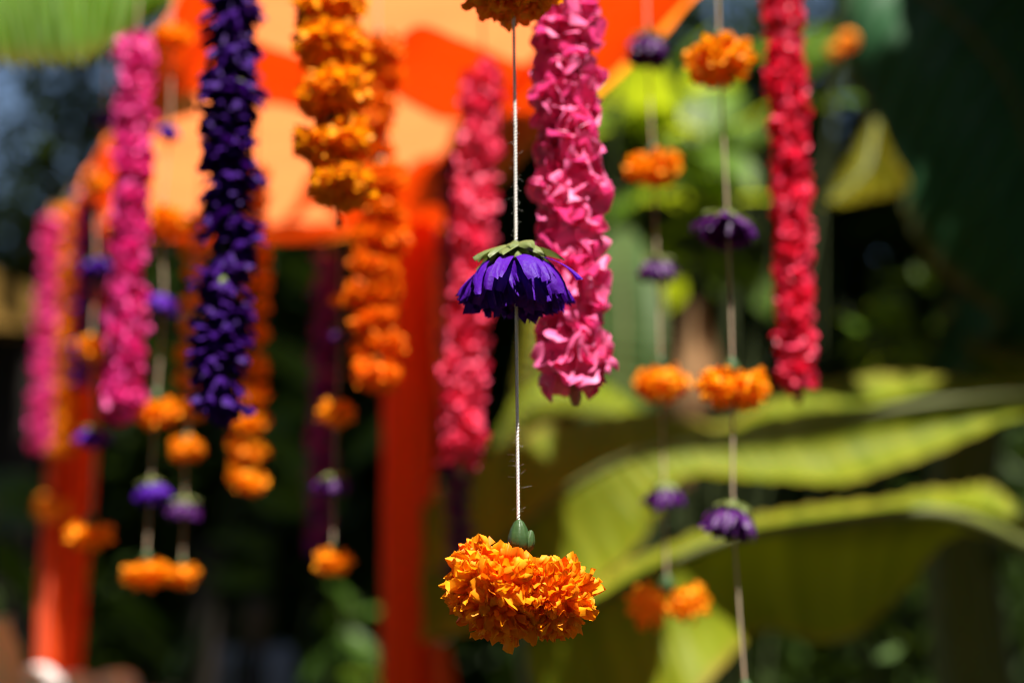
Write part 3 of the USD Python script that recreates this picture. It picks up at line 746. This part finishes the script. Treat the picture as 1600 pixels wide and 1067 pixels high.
# ------------------------------------------------------------------ banana plants
def blade(parent, up_edge, rib, low_edge, mat, rng, ribs=0.006, wave=0.0, label=None, nu=90, nv=17, ripple=26, rib_r=0.012):
    """A banana leaf from three lines (upper margin, midrib, lower margin): part 'leaf' > 'midrib'. Side veins run as shallow corrugation."""
    A, B, C = spline(up_edge, nu), spline(rib, nu), spline(low_edge, nu)
    Lr = np.linalg.norm(np.diff(B, axis=0), axis=1).sum()
    t = np.linspace(-1, 1, nv)
    P = np.where(t[None, :, None] < 0, B[:, None] + (A - B)[:, None] * (-t)[None, :, None], B[:, None] + (C - B)[:, None] * t[None, :, None])
    nrm = unit(np.cross(np.gradient(P, axis=0), np.gradient(P, axis=1)))
    s = np.linspace(0, 1, nu)
    arch = np.sin(np.abs(t) * np.pi)[None] * np.linalg.norm(A - C, axis=1)[:, None] * 0.07
    rp = np.sin(s[:, None] * ripple * 2 * np.pi - np.abs(t)[None] * 5) * ribs * (0.25 + np.abs(t)[None])
    lo = meshkit.fbm(np.stack([s[:, None] * 7 + 0 * t[None], t[None] * 1.2 + 0 * s[:, None] + rng.uniform(0, 50), 0 * s[:, None] + 0 * t[None]], -1), 3) - 0.5
    P = P + nrm * (rp - arch + lo * wave * np.abs(t)[None])[..., None]
    uv = np.stack(np.broadcast_arrays(s[:, None] * Lr, np.abs(t)[None]), -1).reshape(-1, 2)
    me = part(parent, 'leaf', (P.reshape(-1, 3), grid_faces(nu, nv)), mat, uv=uv, label=label)
    mid = P[:, nv // 2]
    part(me, 'midrib', tube(mid[::2], np.linspace(rib_r, rib_r * 0.35, len(mid[::2])), 8), 'stem_green')
    return me


A3 = lambda *ps: [at(*p) for p in ps]
rb = np.random.default_rng(21)
bx = at(1780, 900, 2.5)
t = thing('banana_plant', 'banana plant reaching in from the right with two long sunlit leaves', 'banana plant', loc=(bx[0], 2.5, 0))
part(t, 'pseudostem', tube(spline([(bx[0], 2.5, -0.1), (bx[0] + 0.01, 2.5, 0.7), (bx[0] - 0.02, 2.5, 1.5), (bx[0] - 0.04, 2.5, 1.75)], 20), np.linspace(0.10, 0.05, 20), 14), 'stem_green')
# upper leaf: lower half hangs before the light, upper half lies along it
blade(t, A3((1760, 560, 2.62), (1600, 590, 2.66), (1400, 585, 2.70), (1250, 610, 2.70), (1130, 655, 2.68), (1010, 640, 2.66), (900, 650, 2.62), (780, 690, 2.60), (660, 790, 2.56)),
      A3((1760, 620, 2.45), (1600, 618, 2.46), (1400, 640, 2.46), (1250, 672, 2.46), (1130, 690, 2.46), (1010, 705, 2.46), (900, 755, 2.46), (780, 850, 2.48), (655, 905, 2.52)),
      A3((1760, 640, 2.44), (1600, 655, 2.43), (1430, 722, 2.40), (1310, 757, 2.38), (1190, 748, 2.38), (1060, 752, 2.38), (975, 868, 2.38), (820, 960, 2.42), (650, 1000, 2.48)),
      'banana_blade', rb, ribs=0.002, wave=0.05, label='upper long leaf, its lower half glowing yellow')
# lower leaf
blade(t, A3((1600, 800, 2.22), (1540, 750, 2.30), (1450, 772, 2.34), (1300, 790, 2.36), (1160, 812, 2.36), (1030, 862, 2.34), (930, 905, 2.32), (820, 960, 2.30)),
      A3((1640, 870, 2.18), (1520, 815, 2.16), (1430, 800, 2.16), (1290, 815, 2.15), (1150, 838, 2.14), (1020, 890, 2.14), (930, 940, 2.14), (820, 1000, 2.16)),
      A3((1660, 885, 2.20), (1500, 832, 2.24), (1390, 955, 2.30), (1295, 1002, 2.30), (1190, 985, 2.24), (1090, 1085, 2.05), (980, 1200, 2.10), (840, 1220, 2.2)),
      'banana_blade', rb, ribs=0.002, wave=0.03, label='lower long leaf with pale lit strip and brown margin')
part(t, 'petiole', tube(spline(A3((1640, 870, 2.18), (1720, 890, 2.3)) + [np.array([bx[0] - 0.03, 2.5, 1.55])], 10), 0.014, 8), 'stem_green')

b2 = at(860, 1300, 3.0)
t = thing('banana_plant', 'banana plant behind the front strand with grey green folded leaves', 'banana plant', loc=(b2[0], 3.1, 0))
part(t, 'pseudostem', tube(spline([(b2[0], 3.1, -0.1), (b2[0] + 0.02, 3.1, 0.8), at(850, 900, 3.05), at(850, 740, 3.0)], 20), np.linspace(0.09, 0.04, 20), 14), 'stem_green')
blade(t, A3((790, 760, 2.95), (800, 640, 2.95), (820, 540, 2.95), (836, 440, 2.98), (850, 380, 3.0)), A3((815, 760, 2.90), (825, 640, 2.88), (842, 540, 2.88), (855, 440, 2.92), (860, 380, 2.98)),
      A3((830, 760, 3.0), (862, 640, 3.1), (880, 540, 3.15), (880, 440, 3.12), (866, 380, 3.02)), 'banana_blade_painted_glow', rb, label='upright narrow leaf with its sunlit yellow put into the colour')
blade(t, A3((860, 740, 2.95), (910, 640, 3.1), (905, 520, 3.2), (910, 420, 3.3), (960, 360, 3.4)), A3((880, 750, 2.92), (960, 650, 3.0), (975, 520, 3.05), (970, 420, 3.15), (975, 360, 3.35)),
      A3((900, 760, 2.95), (1010, 680, 3.0), (1040, 540, 3.0), (1030, 430, 3.1), (990, 360, 3.35)), 'banana_blade_grey', rb, ribs=0.002, label='grey green leaf beside the pink garland')
blade(t, A3((770, 700, 2.9), (830, 600, 2.95), (900, 590, 3.0), (950, 605, 3.0), (1000, 640, 3.0)), A3((780, 712, 2.84), (830, 632, 2.82), (890, 616, 2.82), (940, 628, 2.84), (1000, 654, 2.9)),
      A3((790, 722, 2.82), (838, 652, 2.76), (890, 642, 2.76), (940, 650, 2.79), (1000, 666, 2.87)), 'banana_blade', rb, label='bent leaf whose crest catches the sun')
# a dried leaf on this plant
dl = A3((1085, 470, 3.3), (1090, 560, 3.25), (1075, 650, 3.2), (1070, 760, 3.2))
P = spline(dl, 30)
Lw = np.interp(np.linspace(0, 1, 30), [0, 0.4, 0.8, 1], [0.02, 0.045, 0.03, 0.01])
v9 = np.linspace(-1, 1, 9)
Q = P[:, None] + RIGHT * (Lw[:, None] * v9[None])[..., None]
Q[..., 1] += 0.03 * np.sin(v9 * 5)[None] + 0.02 * np.sin(np.linspace(0, 9, 30))[:, None]
part(t, 'dry_leaf', (Q.reshape(-1, 3), grid_faces(30, 9)), 'dry_leaf', label='hanging brown dried leaf')

b3 = at(1700, 1200, 2.7)
t = thing('banana_plant', 'banana plant with huge dark green leaves filling the upper right corner', 'banana plant', loc=(b3[0], 3.3, 0))
part(t, 'pseudostem', tube(spline([(b3[0], 3.3, -0.1), (b3[0], 3.3, 1.0), (b3[0], 3.25, 1.8), at(1720, 60, 3.1)], 20), np.linspace(0.12, 0.06, 20), 14), 'stem_green')
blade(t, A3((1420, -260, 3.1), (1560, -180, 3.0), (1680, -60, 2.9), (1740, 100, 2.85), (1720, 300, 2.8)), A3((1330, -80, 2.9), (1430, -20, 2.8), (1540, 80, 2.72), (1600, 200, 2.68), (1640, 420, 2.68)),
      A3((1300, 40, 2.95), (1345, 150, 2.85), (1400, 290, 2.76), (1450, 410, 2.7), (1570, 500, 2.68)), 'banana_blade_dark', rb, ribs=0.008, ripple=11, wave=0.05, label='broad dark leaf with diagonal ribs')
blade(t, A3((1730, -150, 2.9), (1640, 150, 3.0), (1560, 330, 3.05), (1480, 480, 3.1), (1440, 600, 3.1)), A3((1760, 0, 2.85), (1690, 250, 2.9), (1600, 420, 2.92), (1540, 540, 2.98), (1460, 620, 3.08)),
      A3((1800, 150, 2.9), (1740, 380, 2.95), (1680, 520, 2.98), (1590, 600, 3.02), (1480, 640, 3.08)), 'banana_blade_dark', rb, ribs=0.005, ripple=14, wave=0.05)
blade(t, A3((1284, 330, 2.63), (1318, 262, 2.63), (1345, 215, 2.64), (1366, 186, 2.65)), A3((1296, 322, 2.57), (1350, 272, 2.56), (1364, 225, 2.59), (1368, 188, 2.64)), A3((1312, 318, 2.53), (1416, 296, 2.49), (1394, 240, 2.54), (1370, 190, 2.64)), 'banana_blade_painted_glow', rb, label='small leaf tip with its sunlit yellow put into the colour')
blade(t, A3((1700, 560, 2.9), (1640, 545, 2.95), (1570, 535, 3.0), (1505, 528, 3.02)), A3((1700, 590, 2.84), (1640, 570, 2.86), (1570, 552, 2.92), (1505, 532, 3.0)), A3((1700, 680, 2.8), (1640, 630, 2.8), (1570, 600, 2.86), (1508, 545, 2.98)), 'banana_blade', rb, label='short sunlit leaf at the right border')

# unseen leaves added above, shaped to throw the shade wanted on leaves below
def added_shadow_leaf(parent, pts_a, pts_b, reach, bow=0.05):
    a, b = [at(*p) + SUN * reach for p in pts_a], [at(*p) + SUN * reach for p in pts_b]
    m = [(p + q) / 2 + np.array([0, 0, bow]) for p, q in zip(a, b)]
    blade(parent, a, m, b, 'banana_blade_dark', rb, ribs=0.002, wave=0.02)


added_shadow_leaf(t, [(1760, 480, 2.84), (1580, 530, 2.84), (1430, 585, 2.62), (1250, 600, 2.62), (1130, 615, 2.64), (1010, 600, 2.66), (860, 600, 2.64)], [(1760, 640, 2.44), (1600, 640, 2.46), (1500, 636, 2.46), (1410, 640, 2.46), (1300, 690, 2.46), (1060, 712, 2.46), (880, 750, 2.46)], 1.15)
added_shadow_leaf(t, [(1700, 800, 2.25), (1500, 800, 2.2), (1400, 845, 2.16), (1270, 868, 2.14), (1160, 862, 2.14)], [(1740, 960, 2.2), (1520, 930, 2.25), (1390, 990, 2.3), (1300, 1040, 2.3), (1190, 1010, 2.2)], 1.25)
added_shadow_leaf(t, [(885, 690, 2.5), (860, 655, 2.56), (800, 635, 2.6), (720, 620, 2.6), (600, 600, 2.6)], [(885, 860, 2.4), (860, 1000, 2.35), (800, 1100, 2.35), (700, 1110, 2.38), (600, 1100, 2.4)], 1.2)
added_shadow_leaf(t, [(1045, 885, 2.16), (1000, 890, 2.16), (940, 900, 2.18), (870, 910, 2.2)], [(1040, 1010, 2.1), (1000, 1100, 2.1), (940, 1130, 2.12), (870, 1130, 2.15)], 1.2)
added_shadow_leaf(t, [(1760, -120, 2.85), (1600, -100, 2.9), (1440, -120, 2.95), (1330, -60, 2.95)], [(1760, 180, 2.75), (1600, 160, 2.75), (1430, 160, 2.85), (1340, 120, 2.9)], 0.9)
added_shadow_leaf(t, [(1760, 90, 2.75), (1640, 100, 2.75), (1520, 90, 2.80), (1370, 60, 2.9)], [(1760, 560, 2.65), (1620, 560, 2.65), (1500, 500, 2.68), (1400, 320, 2.75)], 0.9)

b4 = np.array([-1.45, 1.9, 0])
t = thing('banana_plant', 'banana plant whose pale striped leaf hangs into the upper left corner', 'banana plant', loc=b4)
part(t, 'pseudostem', tube(spline([b4 - (0, 0, 0.1), b4 + (0, 0, 1.2), b4 + (0.02, 0, 2.0), b4 + (0.10, 0, 2.35)], 20), np.linspace(0.11, 0.05, 20), 14), 'stem_green')
blade(t, A3((-330, -130, 1.9), (-150, -200, 1.95), (40, -210, 2.0), (200, -150, 2.0), (330, -60, 1.95)), A3((-330, -100, 1.8), (-150, -120, 1.78), (30, -110, 1.76), (190, -70, 1.76), (320, -40, 1.9)),
      A3((-330, 50, 1.7), (-150, 90, 1.62), (20, 100, 1.58), (160, 76, 1.58), (290, -10, 1.85)), 'banana_blade_green', rb, ribs=0.008, wave=0.02)

# ------------------------------------------------------------------ a clump of broad leaved plants in the sun, middle right
def paddle(p, d, n, L, W, rng):
    return petals(np.array([p]), np.array([d]), np.array([n]), L, W, rng, 8, 5, curl=-0.7, cup=0.12, ruffle=0.004, shape='pointed', rnd=0.0)[0]


def ginger(label, base, spots, rng, size=0.22, mat='broad_leaf', group=None):
    """A clump of canes; every paddle leaf is a part. spots: (px, py, Y, length, width)."""
    t = thing('broad_leaf_plant', label, 'plant', group, loc=base)
    f = grid_faces(8, 5)
    for px, py, Y, L, W in spots:
        tip = at(px, py, Y)
        d = unit([rng.normal(0, 0.8), rng.normal(-0.3, 0.5), rng.normal(0.1, 0.5)])
        n = unit([rng.normal(0, 0.35), -0.55 + rng.normal(0, 0.35), 0.75 + rng.normal(0, 0.3)])
        p = tip - d * L * 0.5
        lf = part(t, 'leaf', (paddle(p, d, n, L, W, rng), f), mat)
        root = np.array([base[0] + rng.normal(0, 0.12), base[1] + rng.normal(0, 0.12), 0])
        part(lf, 'stalk', tube(spline([root, root + (p - root) * 0.6 + rng.normal(0, 0.05, 3), p, p + d * L * 0.4], 12), np.linspace(0.008, 0.003, 12), 6), 'cane')
    return t


rg = np.random.default_rng(3)
sp = [(1010, 155, 3.7, 0.26, 0.16), (980, 180, 3.8, 0.24, 0.14), (1110, 205, 3.7, 0.24, 0.09), (1080, 235, 3.8, 0.2, 0.1), (1140, 270, 3.9, 0.3, 0.12), (1165, 200, 3.9, 0.3, 0.14), (975, 245, 3.8, 0.2, 0.1), (1095, 310, 4.0, 0.24, 0.12),
      (960, 345, 3.9, 0.24, 0.12), (990, 375, 3.8, 0.24, 0.13), (1070, 400, 3.9, 0.22, 0.12), (1160, 350, 4.0, 0.26, 0.12), (1035, 300, 4.1, 0.26, 0.12), (1110, 120, 4.0, 0.3, 0.14), (1060, 90, 4.2, 0.32, 0.15), (1170, 80, 4.1, 0.3, 0.14),
      (1240, 60, 4.2, 0.34, 0.14), (1180, 440, 4.0, 0.22, 0.11), (1125, 410, 4.0, 0.22, 0.11), (955, 130, 4.0, 0.3, 0.15), (1230, 160, 4.3, 0.3, 0.13), (1290, 60, 4.4, 0.28, 0.12), (1325, 150, 4.3, 0.2, 0.11), (1050, 455, 3.7, 0.12, 0.07), (1000, 140, 3.6, 0.3, 0.2), (960, 180, 3.65, 0.26, 0.18), (1050, 190, 3.7, 0.26, 0.16), (1130, 240, 3.6, 0.28, 0.14), (965, 320, 3.6, 0.24, 0.15), (975, 400, 3.6, 0.26, 0.15), (1090, 270, 3.65, 0.26, 0.12), (1160, 300, 3.7, 0.3, 0.12), (1120, 160, 3.8, 0.3, 0.16), (1060, 350, 3.8, 0.24, 0.12)]
bp = at(1090, 900, 3.9)
ginger('clump of broad bright green leaves lit behind the two right strands', (bp[0], 3.9, 0), sp, rg)
sp = [(1385, 470, 3.6, 0.13, 0.06), (1345, 530, 3.6, 0.12, 0.06), (1330, 500, 3.65, 0.12, 0.06), (1395, 500, 3.55, 0.14, 0.06), (1410, 560, 3.5, 0.12, 0.06), (1440, 545, 3.5, 0.13, 0.05), (1370, 555, 3.55, 0.12, 0.06), (1450, 430, 3.7, 0.1, 0.06), (1478, 490, 3.7, 0.1, 0.05),
      (1350, 565, 3.6, 0.1, 0.05), (1395, 430, 3.7, 0.12, 0.05), (1420, 520, 3.6, 0.12, 0.06)]
bp = at(1400, 900, 3.6)
ginger('small sunlit shrub of short leaves right of the long red garland', (bp[0], 3.6, 0), sp, rg)
sp = [(1365, 1000, 2.9, 0.09, 0.05), (1400, 1020, 2.9, 0.09, 0.05), (1330, 1045, 2.9, 0.09, 0.05), (1385, 975, 3.0, 0.07, 0.04), (1350, 1060, 2.9, 0.09, 0.05), (1400, 1065, 2.9, 0.09, 0.05), (1555, 870, 3.2, 0.07, 0.04), (1365, 960, 3.0, 0.06, 0.04)]
bp = at(1370, 1300, 2.9)
ginger('low shrub with few lit leaves under the lower banana leaf at right', (bp[0], 2.9, 0), sp, rg, mat='shrub_leaf')
sp = [(520, 962, 4.2, 0.11, 0.07), (560, 1000, 4.2, 0.2, 0.07), (500, 1030, 4.3, 0.22, 0.08), (575, 1050, 4.2, 0.2, 0.08), (540, 930, 4.4, 0.16, 0.07), (590, 950, 4.4, 0.18, 0.07), (545, 1060, 4.3, 0.2, 0.08)]
bp = at(540, 1300, 4.3)
ginger('low leafy plant at the foot left of the middle orange post', (bp[0], 4.3, 0), sp, rg, mat='shrub_leaf')
sp = [(20, 760, 4.6, 0.3, 0.2), (30, 800, 4.7, 0.26, 0.16), (450, 700, 5.0, 0.34, 0.16), (470, 770, 5.0, 0.34, 0.18), (460, 560, 5.2, 0.34, 0.18), (445, 640, 5.2, 0.3, 0.16), (580, 680, 5.2, 0.26, 0.12), (380, 840, 5.0, 0.24, 0.12), (370, 900, 5.0, 0.24, 0.1),
      (215, 950, 4.8, 0.3, 0.08), (240, 1000, 4.8, 0.24, 0.09), (175, 920, 4.8, 0.26, 0.08), (20, 880, 4.8, 0.3, 0.1), (320, 880, 5.2, 0.22, 0.1), (470, 420, 5.4, 0.3, 0.16), (275, 1030, 4.9, 0.22, 0.08)]
bp = at(260, 1300, 5.0)
ginger('spreading shade plant with scattered broad leaves between the two orange posts', (bp[0], 5.0, 0), sp, rg, mat='shrub_leaf')
# small orange fruits seen beyond the right garland
for px, py, rr, lb in ((1325, 64, 0.019, 'larger, brighter small orange fruit right of the long red garland'), (1305, 79, 0.014, 'smaller, dimmer orange fruit touching the larger one, right of the long red garland')):
    c = at(px, py, 2.45)
    t = thing('orange_fruit', lb, 'fruit', loc=c)
    part(t, 'flesh', blob(c, rr, rr * 0.95, 3), 'marigold_petal')
    part(t, 'stalk', tube(spline([c + (0, 0, rr * 0.8), c + (0.02, 0.01, 0.10), c + (0.10, 0.02, 0.22)], 10), 0.002, 6), 'cane')

# ------------------------------------------------------------------ garlands and strands
G_S, G_P, G_M, G_A = 'flower strands on threads', 'pink and red blossom garlands', 'marigold garlands', 'purple aster garlands'
r1 = np.random.default_rng(11)
lob = lambda px, k, sq, ax: ((at(px, 925, 0.9) - at(785, 925, 0.9)), k, sq, ax)
F = dict(fine=True)
strand('front strand in focus: white thread, violet aster, double orange marigold below', 0.90,
       [('m', 797, -18, 186, dict(fine=True, n=190, squash=0.66, tilt=0.05)),
        ('a', 806, 424, 172, dict(fine=True, rows=4, per=33, sepals=14, droop=1.0, tilt=0.03, wk=0.84)),
        ('m', 785, 922, 182, dict(fine=True, n=165, calyx_at=at(811, 853, 0.9), lobes=[((0, 0, 0), 1.03, 0.93, (-0.25, -0.35, -0.9)), (at(864, 934, 0.90) - at(785, 922, 0.9), 0.80, 0.98, (0.5, -0.45, -0.8)), (at(738, 868, 0.905) - at(785, 922, 0.9), 0.34, 1.0, (-0.5, -0.3, 0.5))], squash=0.9))],
       (809, 860), (801, -160), r1, 'cotton', 0.00115, G_S, fine=True, via=[(801, -160), (803, 60), (805, 200), (806, 400), (807.5, 560), (808.5, 700), (810, 840)])
blossom_garland('sharpest pink garland, right behind the front thread, its loose end showing', 1.015, (878, -150), (899, 596), 128, 'pink_petal', r1, G_P, per=5, ring=0.0125, fine=True)
strand('strand left of the long red garland, with large marigolds and ragged purple asters', 1.22,
       [('m', 1125, 97, 122, dict(n=110, squash=0.78)), ('a', 1137, 350, 88, dict(mat='plum_petal', rows=4, droop=0.7)), ('m', 1145, 606, 118, dict(n=110, squash=0.66, lobes=[((-0.012, 0, 0), 0.72, 0.9, (-0.3, -0.3, -0.8)), ((0.014, 0, 0), 0.72, 0.9, (0.35, -0.3, -0.8))])), ('a', 1146, 805, 88, dict(mat='plum_petal', rows=4)), ('m', 1166, 1100, 90, {})],
       (1166, 1100), (1118, -160), r1, group=G_S)
strand('strand between the pink garland and the long red garland, further back', 1.44,
       [('a', 1012, 72, 78, dict(mat='plum_petal')), ('m', 1021, 264, 98, dict(n=100, squash=0.7)), ('a', 1027, 415, 66, dict(mat='plum_petal')), ('m', 1033, 598, 94, dict(n=100, squash=0.78)), ('a', 1038, 770, 64, dict(mat='plum_petal')),
        ('m', 1043, 946, 118, dict(n=100, lobes=[((-0.018, 0, 0), 0.68, 0.98, (-0.4, -0.3, -0.8)), ((0.021, 0, 0.004), 0.62, 1.0, (0.4, -0.3, -0.8))]))], (1043, 940), (1008, -160), r1, group=G_S)
blossom_garland('long red garland hanging at the right, lit along its right side', 1.36, (1219, -150), (1246, 604), 74, 'rose_petal', r1, G_P, per=6, ring=0.0125)
blossom_garland('red pink garland leaning beside the middle orange post', 1.50, (754, 112), (720, 720), 80, 'coral_petal', r1, G_P, per=5, ring=0.0145, above=0.25)
blossom_garland('broad magenta garland left of the dark violet garland', 1.52, (214, 62), (192, 652), 72, 'magenta_petal', r1, G_P, per=5, ring=0.0145, above=0.05, end=False)
blossom_garland('narrow pink garland furthest to the left', 2.35, (80, 342), (60, 706), 40, 'magenta_petal', r1, G_P, per=5, ring=0.016, above=0.03, end=False)
head_garland('thick dark violet garland hanging before the glowing canopy', 1.2, (367, -150), (347, 634), 92, 0.0170, 'a', r1, G_A, 'deep_violet_petal')
head_garland('marigold garland at top centre with a wisp of thread below', 1.15, (512, -160), (524, 330), 134, 0.040, 'm', r1, G_M, 'marigold_petal', n=170, tail=(529, 352))
head_garland('longer blurred marigold garland just right of the top centre one', 1.46, (590, 60), (586, 610), 100, 0.031, 'm', r1, G_M, 'marigold_petal_deep', n=90, above=0.2)
head_garland('marigold garland showing past the right side of the dark violet one', 1.65, (398, 255), (380, 770), 78, 0.033, 'm', r1, G_M, 'marigold_petal', n=70, above=0.1)
head_garland('marigold garland between the magenta garland and the dark violet one', 1.8, (312, 330), (294, 660), 60, 0.034, 'm', r1, G_M, 'marigold_petal', n=70, above=0.05)
head_garland('marigold garland beside the narrow pink one at far left', 2.50, (112, 318), (102, 712), 54, 0.036, 'm', r1, G_M, 'marigold_petal', n=70, above=0.03)
head_garland('short dark violet garland left of the magenta garland', 2.42, (143, 300), (130, 596), 40, 0.022, 'a', r1, G_A, 'violet_petal', above=0.03)
head_garland('slim purple garland hanging below the canopy rim, left of middle post', 2.50, (511, 388), (498, 862), 40, 0.022, 'a', r1, G_A, 'bright_violet_petal', above=0.03)
head_garland('dark plum garland mostly hidden behind the red pink one', 2.20, (706, 225), (722, 900), 44, 0.022, 'a', r1, G_A, 'plum_petal', above=0.03)
strand('strand right of the broad magenta garland, asters and marigolds by turns', 1.56,
       [('m', 268, 60, 74, {}), ('a', 265, 203, 38, {}), ('m', 252, 347, 82, dict(squash=0.75)), ('a', 256, 470, 56, dict(sepals=0)), ('m', 243, 643, 88, dict(squash=0.66)), ('a', 235, 762, 60, {}), ('m', 228, 895, 80, dict(squash=0.7))], (228, 890), (270, -140), r1, group=G_S)
strand('strand of small dim blooms right behind the asters and marigolds strand', 1.64,
       [('m', 297, 632, 48, {}), ('m', 290, 703, 64, dict(squash=0.66)), ('a', 288, 790, 54, dict(mat='plum_petal')), ('m', 284, 898, 60, dict(squash=0.75))], (284, 890), (304, 360), r1, group=G_S)
strand('strand crossing the left orange post, ending in a wide marigold', 1.65,
       [('a', 163, 178, 46, {}), ('m', 150, 287, 48, dict(squash=0.9)), ('a', 150, 415, 48, {}), ('m', 143, 543, 56, dict(squash=0.9)), ('a', 147, 677, 54, {}), ('m', 140, 836, 82, dict(squash=0.66))], (140, 830), (172, 20), r1, group=G_S)
strand('strand nearest the left border, ending in a small marigold over the left post', 2.55,
       [('m', 102, 335, 50, dict(squash=0.9)), ('a', 90, 432, 28, {}), ('a', 74, 655, 32, {}), ('m', 82, 794, 62, dict(squash=0.75))], (82, 790), (108, 300), r1, group=G_S)
strand('strand beside the slim purple garland, ending in a round marigold', 1.52,
       [('m', 530, 470, 34, {}), ('a', 532, 520, 36, dict(mat='plum_petal')), ('m', 526, 646, 66, dict(squash=0.75)), ('a', 522, 752, 56, dict(mat='plum_petal')), ('m', 520, 878, 68, dict(squash=0.78))], (520, 870), (534, 380), r1, group=G_S)
